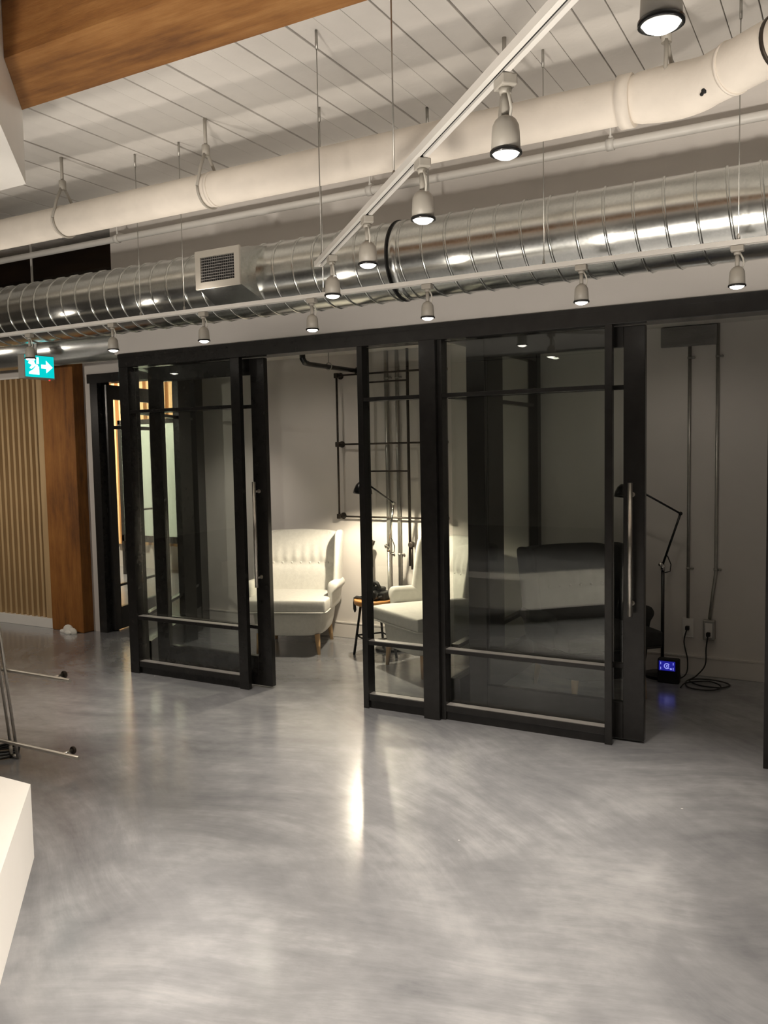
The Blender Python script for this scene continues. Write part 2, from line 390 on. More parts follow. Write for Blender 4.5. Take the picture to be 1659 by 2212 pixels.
screen('window_2', 'narrow fixed glazed panel between two black posts in front of the reading lamp',
       [(-2.490, -2.455, YP-.005, YP+.075), (-2.085, -1.988, YP-.028, YP+.075), (-1.988, -1.962, YP-.0, YP+.075)], -2.455, -2.085)
screen('window_3', 'wide fixed glazed panel right of the thick black post, with a white platform mirrored in it',
       [(-1.082, -1.045, YP-.005, YP+.03)], -1.962, -1.082)
screen('window_4', 'black framed glazed panel at the right edge of the picture',
       [(-.349, -.26, YP-.005, YP+.075), (.55, .64, YP-.005, YP+.075)], -.26, .55)

def slider(name, label, x0, x1):
    y0, y1 = YP+.085, YP+.125
    t = thing(name, label, 'sliding door', ((x0+x1)/2, (y0+y1)/2, 0), kind='structure')
    w = .105
    under(t, MB().box(x0, x0+w, y0, y1, .012, 2.085, bev=.003), 'stile', 'black')
    under(t, MB().box(x1-w, x1, y0, y1, .012, 2.085, bev=.003), 'stile', 'black')
    under(t, MB().box(x0+w, x1-w, y0, y1, .012, .20, bev=.002), 'bottom_rail', 'black')
    under(t, MB().box(x0+w, x1-w, y0, y1, 1.985, 2.085, bev=.002), 'top_rail', 'black')
    for z in (.375, 1.778):
        under(t, MB().box(x0+w, x1-w, y0+.004, y1-.004, z, z+.022), 'transom', 'black')
    for a, b in ((.20, .375), (.397, 1.778), (1.80, 1.985)):
        under(t, MB().box(x0+w, x1-w, y0+.016, y0+.024, a, b), 'pane', 'glass')
    hx = x1-w*.5-.006
    hdl = under(t, MB().tube([(hx, y0-.055, .655), (hx, y0-.055, 1.318)], .0115, 16), 'pull_handle', 'steel'); tag(hdl, 'long brushed steel pull bar')
    for z in (.715, 1.258):
        s = MB().tube([(hx, y0-.048, z), (hx, y0+.002, z)], .007, 10).lathe([(.013, 0), (.013, .004)], (hx, y0-.004, z), 14, Matrix.Rotation(PI/2, 4, 'X')).build('standoff', 'steel', hdl)
    return t
slider('door_1', 'left glazed sliding door parked behind its fixed panel, armchair showing beside it', -4.185, -3.215)
slider('door_2', 'right glazed sliding door with a bright steel pull bar, parked behind the wide panel', -1.855, -.907)

# ---------------------------------------------------------------- cross screen between the two bays
def along(p0, p1, z=0):
    d = Vector((p1[0]-p0[0], p1[1]-p0[1], 0)); L = d.length; a = math.atan2(d.y, d.x)
    return Matrix.Translation((p0[0], p0[1], z)) @ Matrix.Rotation(a, 4, 'Z'), L
def depth_screen(name, label, p0, p1, posts):
    mt, L = along(p0, p1)
    t = thing(name, label, 'glazed panel', (p0[0], p0[1], 0), kind='structure')
    for a, b in posts: under(t, MB().box(a, b, -.035, .035, 0, 2.255, bev=.002, mtx=mt), 'post', 'black')
    under(t, MB().box(0, L, -.03, .03, 0, .20, mtx=mt), 'bottom_rail', 'black')
    under(t, MB().box(0, L, -.03, .03, 2.09, 2.255, mtx=mt), 'top_rail', 'black')
    for z in (.375, 1.778): under(t, MB().box(0, L, -.022, .022, z, z+.022, mtx=mt), 'transom', 'black')
    for a, b in ((.20, .375), (.397, 1.778), (1.80, 2.09)): under(t, MB().box(0, L, -.004, .004, a, b, mtx=mt), 'pane', 'glass')
    return t
depth_screen('window_5', 'dark cross screen of glass dividing the two lounge bays', (-1.965, YP+.135), (-1.965, YB), [(.44, .69), (1.345, 1.415)])
depth_screen('window_6', 'angled side screen of glass closing the left end of the lounge', (-4.31, 4.29), (-5.02, YB-.005), [(1.02, 1.10), (1.34, 1.58)])

# ---------------------------------------------------------------- swing door at the left
dr = thing('door_3', 'dark glazed swing door with lever handle, standing open left of the lounge', 'door', (-5.54, 5.06, 0), kind='structure')
for a, b in ((-5.60, -5.515), (-4.69, -4.63)): under(dr, MB().box(a, b, 5.035, 5.17, 0, 2.13), 'jamb', 'black')
under(dr, MB().box(-5.625, -4.63, 5.03, 5.17, 2.10, 2.175), 'head', 'black')
mt, L = along((-5.50, 5.10), (-5.665, 5.86))
leaf = under(dr, MB().box(0, .09, -.02, .02, .01, 2.09, bev=.002, mtx=mt).box(L-.09, L, -.02, .02, .01, 2.09, bev=.002, mtx=mt)
      .box(.09, L-.09, -.02, .02, .01, .20, mtx=mt).box(.09, L-.09, -.02, .02, 1.97, 2.09, mtx=mt)
      .box(.09, L-.09, -.012, .012, .375, .395, mtx=mt).box(.09, L-.09, -.012, .012, 1.72, 1.75, mtx=mt), 'leaf_frame', 'black')
for a, b in ((.20, .375), (.395, 1.72), (1.75, 1.97)): under(dr, MB().box(.09, L-.09, -.004, .004, a, b, mtx=mt), 'pane', 'glass')
lv = under(dr, MB().box(L-.065, L-.025, .02, .028, .93, 1.07, mtx=mt).tube([mt @ Vector((L-.045, .02, 1.0)), mt @ Vector((L-.045, .065, 1.0)), mt @ Vector((L-.16, .07, 1.0))], .009, 10)
     .box(L-.065, L-.025, -.028, -.02, .93, 1.07, mtx=mt).tube([mt @ Vector((L-.045, -.02, 1.0)), mt @ Vector((L-.045, -.065, 1.0)), mt @ Vector((L-.16, -.07, 1.0))], .009, 10), 'lever_handle', 'chrome'); tag(lv, 'bright chrome lever')

# ================================================================== TIMBER
bm_ = MB()
bm_.prism([(-2.944, 2.365), (4.4, 2.365), (4.4, 2.04), (-2.619, 2.04)], 2.885, ZC)
o = bm_.build('timber_beam', 'timber'); tag(o, 'thick orange brown timber ceiling beam at the upper left', 'beam')
col = MB(); col.box(-6.08, -5.69, 4.94, 5.07, 0, 2.28, bev=.008)
o = col.build('timber_column', 'timberv'); tag(o, 'rough brown timber column between the slatted screen and the white wall strip', 'column')
o = MB().box(-10.5, -4.75, 4.95, 5.24, 3.0, ZC, bev=.006).build('timber_beam', 'darktimber'); tag(o, 'dark timber beam high at the left behind the insulated pipe', 'beam')
br = MB(); mtb = Matrix.Translation((-6.55, 5.1, 2.78)) @ Matrix.Rotation(R(-42), 4, 'Y'); br.box(-.34, .34, -.08, .08, -.09, .09, bev=.006, mtx=mtb)
o = br.build('timber_brace', 'darktimber'); tag(o, 'dark slanting timber brace at the left edge above the metal duct', 'brace')
# crumbled plaster at the foot of the column
pb = MB()
for dx, dy, r, h in ((0, 0, .06, .05), (.06, -.01, .05, .035), (-.06, .0, .045, .02), (.03, -.03, .04, .02)):
    pb.ball((-5.83+dx, 4.90+dy, h*.45), r, (1, .5, h/r), 10)
o = pb.build('plaster_lump', 'paper'); tag(o, 'white lump of plaster at the foot of the timber column', 'plaster')

# slatted screen
sl = thing('slatted_screen', 'tan vertical slat screen on a white plinth at the left edge', 'screen', (-6.9, 5.0, 0))
under(sl, MB().box(-8.2, -6.085, 5.03, 5.07, 0, 2.20), 'backing', 'slat')
pl_ = under(sl, MB().box(-8.2, -6.085, 4.965, 5.03, 0, .085, bev=.003), 'plinth', 'white'); tag(pl_, 'white plinth board')
under(sl, MB().box(-8.2, -6.085, 4.985, 5.03, 2.185, 2.20), 'top_rail', 'white')
under(sl, MB().box(-6.20, -6.085, 4.985, 5.03, .085, 2.185, bev=.003), 'end_board', 'slat')
s0 = None
for k in range(27):
    xx = -6.24-.073*k
    if s0 is None: s0 = under(sl, MB().prism([(xx-.022, 5.03), (xx-.014, 4.99), (xx+.014, 4.99), (xx+.022, 5.03)], .085, 2.185), 'slat', 'slat')
    else:
        o = s0.copy(); COL.objects.link(o); o.location = (-.073*k, 0, 0)

# ================================================================== DUCTS AND PIPES
YD, ZD, RD = 3.895, 2.457, .193
du = thing('spiral_duct', 'round galvanised spiral duct with a supply grille, running above the glazed screen', 'duct', (-2, YD, ZD))
under(du, MB().tube([(-9.5+i*.5, YD, ZD) for i in range(28)], RD, 56), 'duct_shell', 'galv')
pts = []
pitch_, n_ = .125, 22
turns = int(13.3/pitch_)
for k in range(turns*n_):
    a = 2*PI*k/n_; pts.append((-9.4+pitch_*k/n_, YD+RD*math.cos(a), ZD+RD*math.sin(a)))
under(du, MB().tube(pts, .0075, 6), 'spiral_seam', 'galv')
def ring(xa, xb, dr=.006): return MB().tube([(xa, YD, ZD), (xb, YD, ZD)], RD+dr, 56)
for xa in (-2.03, ):
    under(du, ring(xa, xa+.055, .004), 'coupling', 'galv'); under(du, ring(xa-.004, xa+.002, .008), 'coupling_joint', 'rubber')
# supply grille on a saddle box
gx0, gx1, gz0, gz1, gy = -3.135, -2.85, 2.392, 2.578, 3.60
rb = MB()
f4 = [(gx0, gy, gz0), (gx1, gy, gz0), (gx1, gy, gz1), (gx0, gy, gz1)]
b4 = [(gx0-.005, 3.80, gz0-.10), (gx1+.05, 3.80, gz0-.10), (gx1+.05, 3.80, gz1+.04), (gx0-.005, 3.80, gz1+.04)]
F_ = [rb.bm.verts.new(p) for p in f4]; B_ = [rb.bm.verts.new(p) for p in b4]
rb.bm.faces.new(F_); rb.bm.faces.new(B_[::-1])
for k in range(4): rb.bm.faces.new((F_[k], B_[k], B_[(k+1) % 4], F_[(k+1) % 4]))
reg = under(du, rb, 'grille_box', 'galv')
def sub(parent, mb, name, material):
    return mb.build(name, material, parent)      # parent already stands in world coordinates
fr = .035
sub(reg, MB().box(gx0-.008, gx1+.008, gy-.012, gy, gz0-.008, gz0+fr-.008).box(gx0-.008, gx1+.008, gy-.012, gy, gz1-fr+.008, gz1+.008)
    .box(gx0-.008, gx0+fr-.008, gy-.012, gy, gz0+fr-.008, gz1-fr+.008).box(gx1-fr+.008, gx1+.008, gy-.012, gy, gz0+fr-.008, gz1-fr+.008), 'grille_frame', 'whiteplastic')
sub(reg, MB().box(gx0+.03, gx1-.03, gy-.003, gy-.001, gz0+.03, gz1-.03), 'grille_throat', 'darkslot')
h0 = None
zz = gz0+fr+.004
for k in range(8):
    o = sub(reg, MB().box(gx0+.03, gx1-.03, gy-.011, gy-.004, zz, zz+.0026), 'louvre', 'ventgrey'); zz += .0148
gv = MB()
for k in range(15): gv.box(gx0+.036+k*.0145, gx0+.0375+k*.0145, gy-.007, gy-.003, gz0+.03, gz1-.03)
sub(reg, gv, 'louvre_fins', 'ventgrey')
# smooth duct further back at the left
sd = MB().tube([(-9.5, 4.62, 2.36), (-4.62, 4.62, 2.36)], .15, 40).build('smooth_duct', 'galv'); tag(sd, 'smooth round metal duct at the left behind the spiral duct, over the exit sign', 'duct')

# insulated pipe
YI, ZI, RI = 3.42, 2.827, .083
ip = thing('insulated_pipe', 'thick cream painted insulated pipe under the ceiling, bending at the right', 'pipe', (-2, YI, ZI))
path = [(-9.5, YI, ZI)]
for k in range(1, 40): path.append((-9.5+8.72*k/39, YI, ZI))
rad = [RI]*len(path)
bx, TH, rr = -.78, R(37), .50
for k in range(1, 11):
    f = k/10; a = TH*f
    path.append((bx+rr*math.sin(a), YI-rr*(1-math.cos(a)), ZI-.027*f*f*(3-2*f))); rad.append(RI+.015*math.sin(PI*min(1, .12+f*.8)))
lx, ly, lz = path[-1]
def after(t): return (lx+t*math.cos(TH), ly-t*math.sin(TH), lz)
for k in range(1, 14):
    path.append(after(.13*k)); rad.append(RI+.005)
under(ip, MB().tube(path, rad, 36), 'pipe_jacket', 'insul')
def pring(c, ax, r, w, th=.005): 
    ax = Vector(ax).normalized(); c = Vector(c)
    return MB().tube([c-ax*w/2, c+ax*w/2], r+th, 36)
for xx in (-4.05, -2.95, -5.4, -6.8): under(ip, pring((xx+.10, YI, ZI), (1, 0, 0), RI, .02, .003), 'jacket_band', 'insul')
under(ip, pring((-.80, YI, ZI-.002), (1, -.03, -.02), RI+.006, .05, .009), 'jacket_band', 'insul')
dirx = (math.cos(TH), -math.sin(TH), 0)
under(ip, pring(after(.10), dirx, RI+.006, .012, .003), 'jacket_band', 'insul')
under(ip, pring(after(.30), dirx, RI+.006, .014, .003), 'jacket_band', 'trimdark')
# torn spot: a small dark hole in the jacket
th = MB()
c = Vector((-.492, 3.253, 2.742))
for dx, dz, r in ((0, 0, .011), (.012, .015, .008), (-.012, -.008, .007)):
    th.ball(c+Vector((dx*.8, -dx*.6, dz)), r, (1, 1, 1), 8)
tr = under(ip, th, 'torn_spot', 'darkslot'); tag(tr, 'small dark torn hole in the jacket')
def hanger(xx, yy=YI, ring=True):
    h = MB()
    h.tube([(xx, yy, ZC+.01), (xx, yy, ZI+RI+.13)], .009, 8)
    h.lathe([(.020, 0), (.020, .05), (.012, .055)], (xx, yy, ZI+RI+.09), 10)
    for s in (-1, 1): h.tube([(xx, yy, ZI+RI+.12), (xx+.01, yy+s*.055, ZI+RI+.02), (xx+.012, yy+s*(RI+.006), ZI)], .008, 6)
    if ring: h.torus((xx+.012, yy, ZI), RI+.006, .006, 'X', 24, 6, PI, 2*PI)
    return h
for xx, yy in ((-2.9, YI), (-3.95, YI), (-5.3, YI), (-1.30, YI), (-.65, YI-.02)): under(ip, hanger(xx, yy, xx < -1), 'pipe_hanger', 'whiteplastic')
# thin pipe along the top of the bulkhead
tp = thing('thin_pipe', 'thin white painted pipe running along the top of the bulkhead behind the thick pipe', 'pipe', (-2, 4.09, 2.90))
under(tp, MB().tube([(-9.5, 4.09, 2.905), (4.3, 4.09, 2.905)], .021, 14), 'pipe_run', 'white')
for xx in (-4.25, -2.35, -1.05, .3): under(tp, MB().tube([(xx, 4.09, 2.905), (xx+.035, 4.09, 2.905)], .027, 14).box(xx+.008, xx+.026, 4.09, 4.185, 2.93, 2.945).tube([(xx+.017, 4.09, 2.92), (xx+.017, 4.09, ZC)], .005, 6), 'pipe_clip', 'white')

# ceiling hanging rods not tied to a pipe in view
def rod(x_, y_, z1, label):
    o = MB().tube([(x_, y_, ZC+.01), (x_, y_, ZC-.07)], .008, 8).tube([(x_, y_, ZC-.06), (x_, y_, z1)], .004, 6).build('hanger_rod', 'conduit')
    tag(o, label, 'rod')
rod(-1.887, 3.895, ZD+RD, 'thin threaded rod from ceiling to spiral duct, behind the diagonal track')

# white dropped box at upper left
o = MB().prism([(-2.955, 2.375), (-2.955+1.9*.707, 2.375-1.9*.707), (-2.2, -1.0), (-9, -1.0), (-9, 2.375)], 2.60, ZC)
o = o.build('dropped_box', 'laminate'); tag(o, 'white dropped ceiling box cut at an angle at the upper left corner', 'bulkhead')

# ================================================================== LIGHT TRACKS
YT, ZT = 3.60, 2.266
def track(name, label, p0, p1, cables):
    mt, L = along(p0, p1, ZT)
    t = thing(name, label, 'light track', (p0[0], p0[1], ZT))
    under(t, MB().box(0, L, -.017, -.0045, 0, .02, mtx=mt).box(0, L, .0045, .017, 0, .02, mtx=mt).box(0, L, -.0045, .0045, .007, .02, mtx=mt), 'rail', 'white')
    under(t, MB().box(.03, L-.01, -.0042, .0042, .0055, .0068, mtx=mt), 'contact_slot', 'darkslot')
    under(t, MB().box(-.006, .0, -.018, .018, -.001, .021, mtx=mt), 'end_cap', 'white')
    for (x_, y_, zt) in cables:
        under(t, MB().tube([(x_, y_, ZT+.018), (x_, y_, zt)], .0022, 6).tube([(x_, y_, zt-.07), (x_, y_, zt+.004)], .006, 6).lathe([(.007, 0), (.007, .02), (.003, .028)], (x_, y_, ZT+.016), 8), 'cable', 'conduit')
    return t
track('track_rail', 'long white light track parallel to the glazed screen, in front of the spiral duct', (-6.2, YT), (3.0, YT),
      [(-5.1, YT, ZC), (-3.566, YT, ZC), (-3.241, YT, ZC), (-2.33, YT, ZC), (-1.195, YT, ZC), (-.415, YT, ZC), (.8, YT, ZC)])
track('track_rail', 'white light track crossing diagonally towards the viewer, ending over the duct', (-1.965, 3.005), (1.2, -.16),
      [(-1.925, 2.965, ZC), (-1.19, 2.23, 2.885), (.3, .74, ZC)])

def spotlight_proto():
    t = thing('track_spotlight', '', 'spotlight')
    # local origin: on the underside of the rail
    MB().box(-.024, .024, -.017, .017, -.024, -.001, bev=.003).lathe([(.012, -.036), (.014, -.024)], (0, 0, 0), 16).build('adapter', 'whiteplastic', t)
    MB().tube([(0, 0, -.036), (0, 0, -.088)], .0085, 12).build('stem', 'whiteplastic', t)
    MB().tube([(.010, 0, -.030), (.020, 0, -.05), (.024, .002, -.072), (.018, .002, -.086), (.016, 0, -.098)], .0032, 8).build('cord', 'cord', t)
    MB().lathe([(.004, -.078), (.014, -.082), (.022, -.089), (.0275, -.100), (.029, -.115), (.0305, -.150), (.026, -.151)], (0, 0, 0), 28).build('housing', 'whiteplastic', t)
    MB().lathe([(.031, -.149), (.0335, -.151), (.0335, -.157), (.029, -.158), (.0285, -.1535)], (0, 0, 0), 28).build('trim_ring', 'blackgloss', t)
    MB().lathe([(.0285, -.1535), (.024, -.160), (.015, -.165), (.004, -.167)], (0, 0, 0), 24).build('lens', 'bulb', t)
    return t
proto = spotlight_proto(); first = True
def place_spot(x_, y_, rz, label, group, e):
    global first
    o = proto if first else copy_tree(proto); first = False
    o.location = (x_, y_, ZT); o.rotation_euler = (0, 0, rz); o['label'] = label; o['group'] = group
    wall_side = e == HEAD_W
    spot('track_lamp', (x_, y_, ZT-.172), e, 57 if wall_side else 96, 1.0)
    if wall_side: spot('track_top_fill', (x_+.03, y_-.03, ZT+.03), TOP_FILL_W, 156, .5, radius=.03, aim=(0, -.05, 1))    # added upward light above the rail, for the pipe's shadow on the ceiling
wl_labels = ['small white spotlight on the wall track hanging in front of the exit sign',
 'small white spotlight on the wall track above the left end of the black header',
 'small white spotlight on the wall track above the left sliding door',
 'small white spotlight on the wall track above the open lounge doorway',
 'small white spotlight on the wall track above the thick black post',
 'small white spotlight on the wall track above the wide glazed panel',
 'small white spotlight on the wall track nearest the right edge of the picture']
for x_, lb in zip([-4.515, -3.794, -3.108, -2.401, -1.756, -1.031, -.418], wl_labels):
    place_spot(x_, YT, 0, lb, 'spotlights on the track along the screen', HEAD_W)
dg = ['white spotlight at the far end of the diagonal track', 'second white spotlight from the far end of the diagonal track',
      'middle white spotlight of the diagonal track, just above the metal duct', 'large near white spotlight of the diagonal track in front of the cream pipe',
      'glaring spotlight at the top edge of the picture, nearest the viewer']
for (x_, y_), lb in zip([(-1.814, 2.87), (-1.419, 2.466), (-1.02, 2.072), (-.649, 1.712), (-.26, 1.32)], dg):
    place_spot(x_, y_, -PI/4, lb, 'spotlights on the diagonal track', HEAD_W2)

# ================================================================== EXIT SIGN
sx, sy0, sy1, sz0, sz1 = -5.2, 4.098, 4.347, 2.075, 2.230
ex = thing('exit_sign', 'glowing teal exit sign with running figure and arrow, hanging at the left', 'sign', (sx, (sy0+sy1)/2, sz1))
under(ex, MB().box(sx-.07, sx, sy0-.006, sy1+.006, sz0-.012, sz1+.006, bev=.004), 'housing', 'whiteplastic')
under(ex, MB().box(sx, sx+.002, sy0, sy1, sz0, sz1), 'sign_face', 'signteal')
under(ex, MB().tube([(sx-.035, (sy0+sy1)/2, sz1), (sx-.035, (sy0+sy1)/2, ZC)], .009, 8), 'hanging_stem', 'white')
led = under(ex, MB().ball((sx-.01, sy1-.035, sz0-.014), .006), 'status_light', 'ledred'); tag(led, 'tiny red status light')
def flat(poly, name):
    # polygon in sign face units (0..1 across from the viewer's left, 0..1 up), 1.5 mm proud
    b = MB(); lo = []; hi = []
    for u, v in poly:
        y = sy0+(sy1-sy0)*u; z = sz0+(sz1-sz0)*v
        lo.append(b.bm.verts.new((sx+.0018, y, z))); hi.append(b.bm.verts.new((sx+.0034, y, z)))
    b.bm.faces.new(hi); b.bm.faces.new(lo[::-1]); n = len(lo)
    for k in range(n): b.bm.faces.new((lo[k], lo[(k+1) % n], hi[(k+1) % n], hi[k]))
    return under(ex, b, name, 'signwhite')
flat([(.55, .42), (.72, .42), (.72, .22), (.95, .5), (.72, .80), (.72, .60), (.55, .60)], 'arrow')
flat([(.12, .12), (.47, .12), (.47, .50), (.36, .50), (.26, .34), (.12, .22)], 'doorway_symbol')
flat([(.14, .40), (.22, .55), (.10, .62), (.12, .70), (.30, .74), (.34, .60), (.44, .56), (.42, .50), (.32, .50), (.28, .44), (.20, .36)], 'runner_body')
hp = [(.30+.055*math.cos(2*PI*k/12), .84+.09*math.sin(2*PI*k/12)) for k in range(12)]
flat(hp, 'runner_head')
flat([(.38, .62), (.47, .62), (.47, .92), (.40, .92)], 'door_edge')

# ================================================================== LOUNGE FURNITURE
CW, CD, CH = .70, .70, .895
def armchair(fab, label, loc, rz):
    """wing chair, front towards local -Y, origin on the floor under its middle"""
    t = thing('wing_armchair', label, 'armchair', loc, rz); t.scale = (.98, .93, 1)
    hw = .30
    # upholstered base, narrower towards the floor
    b = MB()
    rows = []
    for z, k in ((.135, .86), (.15, .90), (.23, .97), (.315, 1.0), (.325, .99)):
        P = []
        for (x_, y_) in ((-hw, -.30), (-hw*.5, -.335), (0, -.34), (hw*.5, -.335), (hw, -.30), (hw, 0), (hw*.97, .28), (hw*.5, .31), (0, .31), (-hw*.5, .31), (-hw*.97, .28), (-hw, 0)):
            P.append((x_*k, y_*(k*.5+.5) if y_ < 0 else y_, z))
        rows.append(P)
    V = b.grid(rows, close=True); b.bm.faces.new(V[0][::-1]); b.bm.faces.new(V[-1])
    o = b.build('base', fab, t); subsurf(o, 2)
    # seat cushion
    c_ = MB().prism([(-.315, -.375), (.315, -.375), (.318, -.15), (.262, -.14), (.262, .20), (-.262, .20), (-.262, -.14), (-.318, -.15)], .322, .422)
    bmesh.ops.bevel(c_.bm, geom=list(c_.bm.edges), offset=.022, segments=2, affect='EDGES', profile=.5)
    o = c_.build('seat_cushion', fab, t); subsurf(o, 2)
    MB().tube([(-.262, .18, .326), (-.262, -.13, .326), (-.312, -.15, .326), (-.312, -.345, .326), (-.29, -.372, .326), (.29, -.372, .326), (.312, -.345, .326), (.312, -.15, .326), (.262, -.13, .326), (.262, .18, .326)], .006, 8).build('piping', fab, t)
    # backrest: curved slab leaning back, rounded sides
    b = MB(); rows = []
    FZ = (0, .2, .4, .49, .545, .60, .70, .82, .93, 1); DY = (0, -.008, -.016, -.014, .020, -.012, -.014, -.010, -.004, 0)
    nz = len(FZ)
    for i in range(nz):
        f = FZ[i]; z = .30+f*(CH-.30-.01); y = .16+.125*f+DY[i]; hwz = .285+.03*math.sin(PI*f*.7)
        sc_ = .012 if .56 < f < .65 else .006 if .65 <= f < .75 else .004 if .45 < f < .52 else 0
        XS = [-1+2*q/28 for q in range(29)]
        rows.append([(x_*hwz, y-.025*x_*x_ + (0 if abs(x_) < 1 else .02) - .012*math.sin(PI*f)*(1-x_*x_) + sc_*math.cos(2*PI*x_*hwz/.075)*(abs(x_) < .9), z+(.004*(1-x_*x_) if i == nz-1 else 0)) for x_ in XS]
                    + [(x_*hwz, y+.095, z) for x_ in (1, .5, -.5, -1)])
    V = b.grid(rows, close=True); b.bm.faces.new(V[0][::-1]); b.bm.faces.new(V[-1])
    o = b.build('backrest', fab, t); subsurf(o, 1)
    # tufting buttons and the crease under them
    for k in range(7):
        xk = -.225+.075*k
        fz = (.625-.30)/(CH-.31); yk = .16+.125*fz-.025*(xk/.3)**2-.012*math.sin(PI*fz)*(1-(xk/.3)**2)
        MB().ball((xk, yk+.010, .625), .010, (1, .6, 1), 8).build('button', fab, t)
    # wings
    for s in (-1, 1):
        b = MB(); rows = []
        for i in range(8):
            f = i/7; z = .44+f*(CH-.44-.004)
            front = .02 + .0*f if False else (-.02+.10*(f**1.5)) 
            front = -.015 + .085*f if f < .9 else .085
            yb = .22+.09*f; xo = s*(.318+.012*f); th_ = .030
            rows.append([(xo-s*th_, yb, z), (xo-s*th_, (yb+front)/2, z), (xo-s*th_*.9, front+.012, z), (xo, front-.006, z), (xo+s*th_*.9, front+.012, z), (xo+s*th_, (yb+front)/2, z), (xo+s*th_*.6, yb+.04, z)])
        V = b.grid(rows, close=True); b.bm.faces.new(V[0][::-1]); b.bm.faces.new(V[-1])
        o = b.build('wing', fab, t); subsurf(o, 2)
        # arm: panel plus outward-rolled top
        b = MB(); rows = []
        for i in range(7):
            f = i/6; y = .22-.42*f; zt = .505+.022*f ; o_ = .012*f
            xi = s*.288; 
            prof = [(xi, .30), (xi, .40), (xi+s*.002, zt-.045), (xi+s*.004, zt-.012), (xi+s*.028, zt+.012), (xi+s*(.062+o_), zt+.004), (xi+s*(.078+o_), zt-.028), (xi+s*(.066+o_), zt-.058), (xi+s*.048, zt-.07), (xi+s*.040, .40), (xi+s*.032, .30)]
            rows.append([(px_, y, pz_) for px_, pz_ in prof])
        rows.insert(0, [(p[0], p[1]+.01, p[2]) for p in rows[0]])
        V = b.grid(rows, close=True); b.bm.faces.new(V[0][::-1]); b.bm.faces.new(V[-1])
        o = b.build('arm', fab, t); subsurf(o, 2)
    for (x_, y_) in ((-.225, -.27), (.225, -.27), (-.22, .24), (.22, .24)):
        sx_ = .012 if x_ > 0 else -.012; sy_ = -.012 if y_ < 0 else .03
        MB().tube([(x_, y_, .15), (x_+sx_, y_+sy_, 0)], [.022, .013], 12).build('leg', 'birch', t)
    return t
def front_mid(leg_mid, th):     # chair origin from the midpoint between its front legs
    return (leg_mid[0]-math.sin(th)*.275, leg_mid[1]+math.cos(th)*.275, 0)
th1 = R(21.4); armchair('fabric', 'pale grey wing armchair facing the viewer in the open lounge doorway', front_mid((-3.66, 5.055), th1), th1)
th2 = R(-31); armchair('fabric', 'pale grey wing armchair right of the stool, seen through the narrow glazed panel', front_mid((-2.655, 4.98), th2), th2)
th3 = R(45); armchair('darkfabric', 'dark grey wing armchair behind the wide glazed panel in the dim right bay', (-1.42, 5.07, 0), th3)

# stool
st = thing('round_stool', 'round stool with orange wood seat and thin black legs, by the armchair', 'stool', (-3.045, 5.285, 0))
SZ = .425
MB().lathe([(.10, SZ-.042), (.138, SZ-.040), (.146, SZ-.034), (.148, SZ-.008), (.143, SZ)], (0, 0, 0), 40).build('seat', 'stoolwood', st)
for k in range(4):
    a = R(187)+k*PI/2
    MB().tube([(.105*math.cos(a), .105*math.sin(a), SZ-.04), (.168*math.cos(a), .168*math.sin(a), 0)], .0095, 10).build('leg', 'blackgloss', st)
rg = []
for k in range(4):
    a = R(187)+k*PI/2; rg.append((.145*math.cos(a), .145*math.sin(a), .145))
for k in range(4): MB().tube([rg[k], rg[(k+1) % 4]], .0065, 8).build('stretcher', 'blackgloss', st)

# camera with strap on the stool
cm = thing('photo_camera', 'black camera with its neck strap looped over the edge of the round stool', 'camera', (-3.01, 5.285, SZ))
MB().box(-.075, .085, -.045, .045, 0, .062, bev=.014).box(-.035, .055, -.035, .03, .06, .092, bev=.012).build('body', 'rubber', cm)
MB().lathe([(.034, 0), (.036, .004), (.036, .05), (.030, .056)], (.005, -.043, .035), 24, Matrix.Rotation(PI/2, 4, 'X')).build('lens_barrel', 'blackgloss', cm)
MB().tube([(-.035, .01, .09), (-.05, .0, .115), (-.025, -.02, .128), (.01, -.03, .12), (.03, -.03, .085)], .014, 10).build('grip_flap', 'rubber', cm)
MB().tube([(-.07, -.02, .045), (-.095, -.05, .02), (-.13, -.045, .010), (-.165, -.03, .010), (-.188, -.02, -.004), (-.198, -.014, -.04), (-.200, -.010, -.085), (-.192, -.012, -.105), (-.183, -.02, -.09), (-.181, -.03, -.04), (-.178, -.04, .002), (-.150, -.058, .0095), (-.09, -.075, .0095), (.0, -.085, .0095), (.06, -.05, .03)], .0075, 8).build('neck_strap', 'rubber', cm)

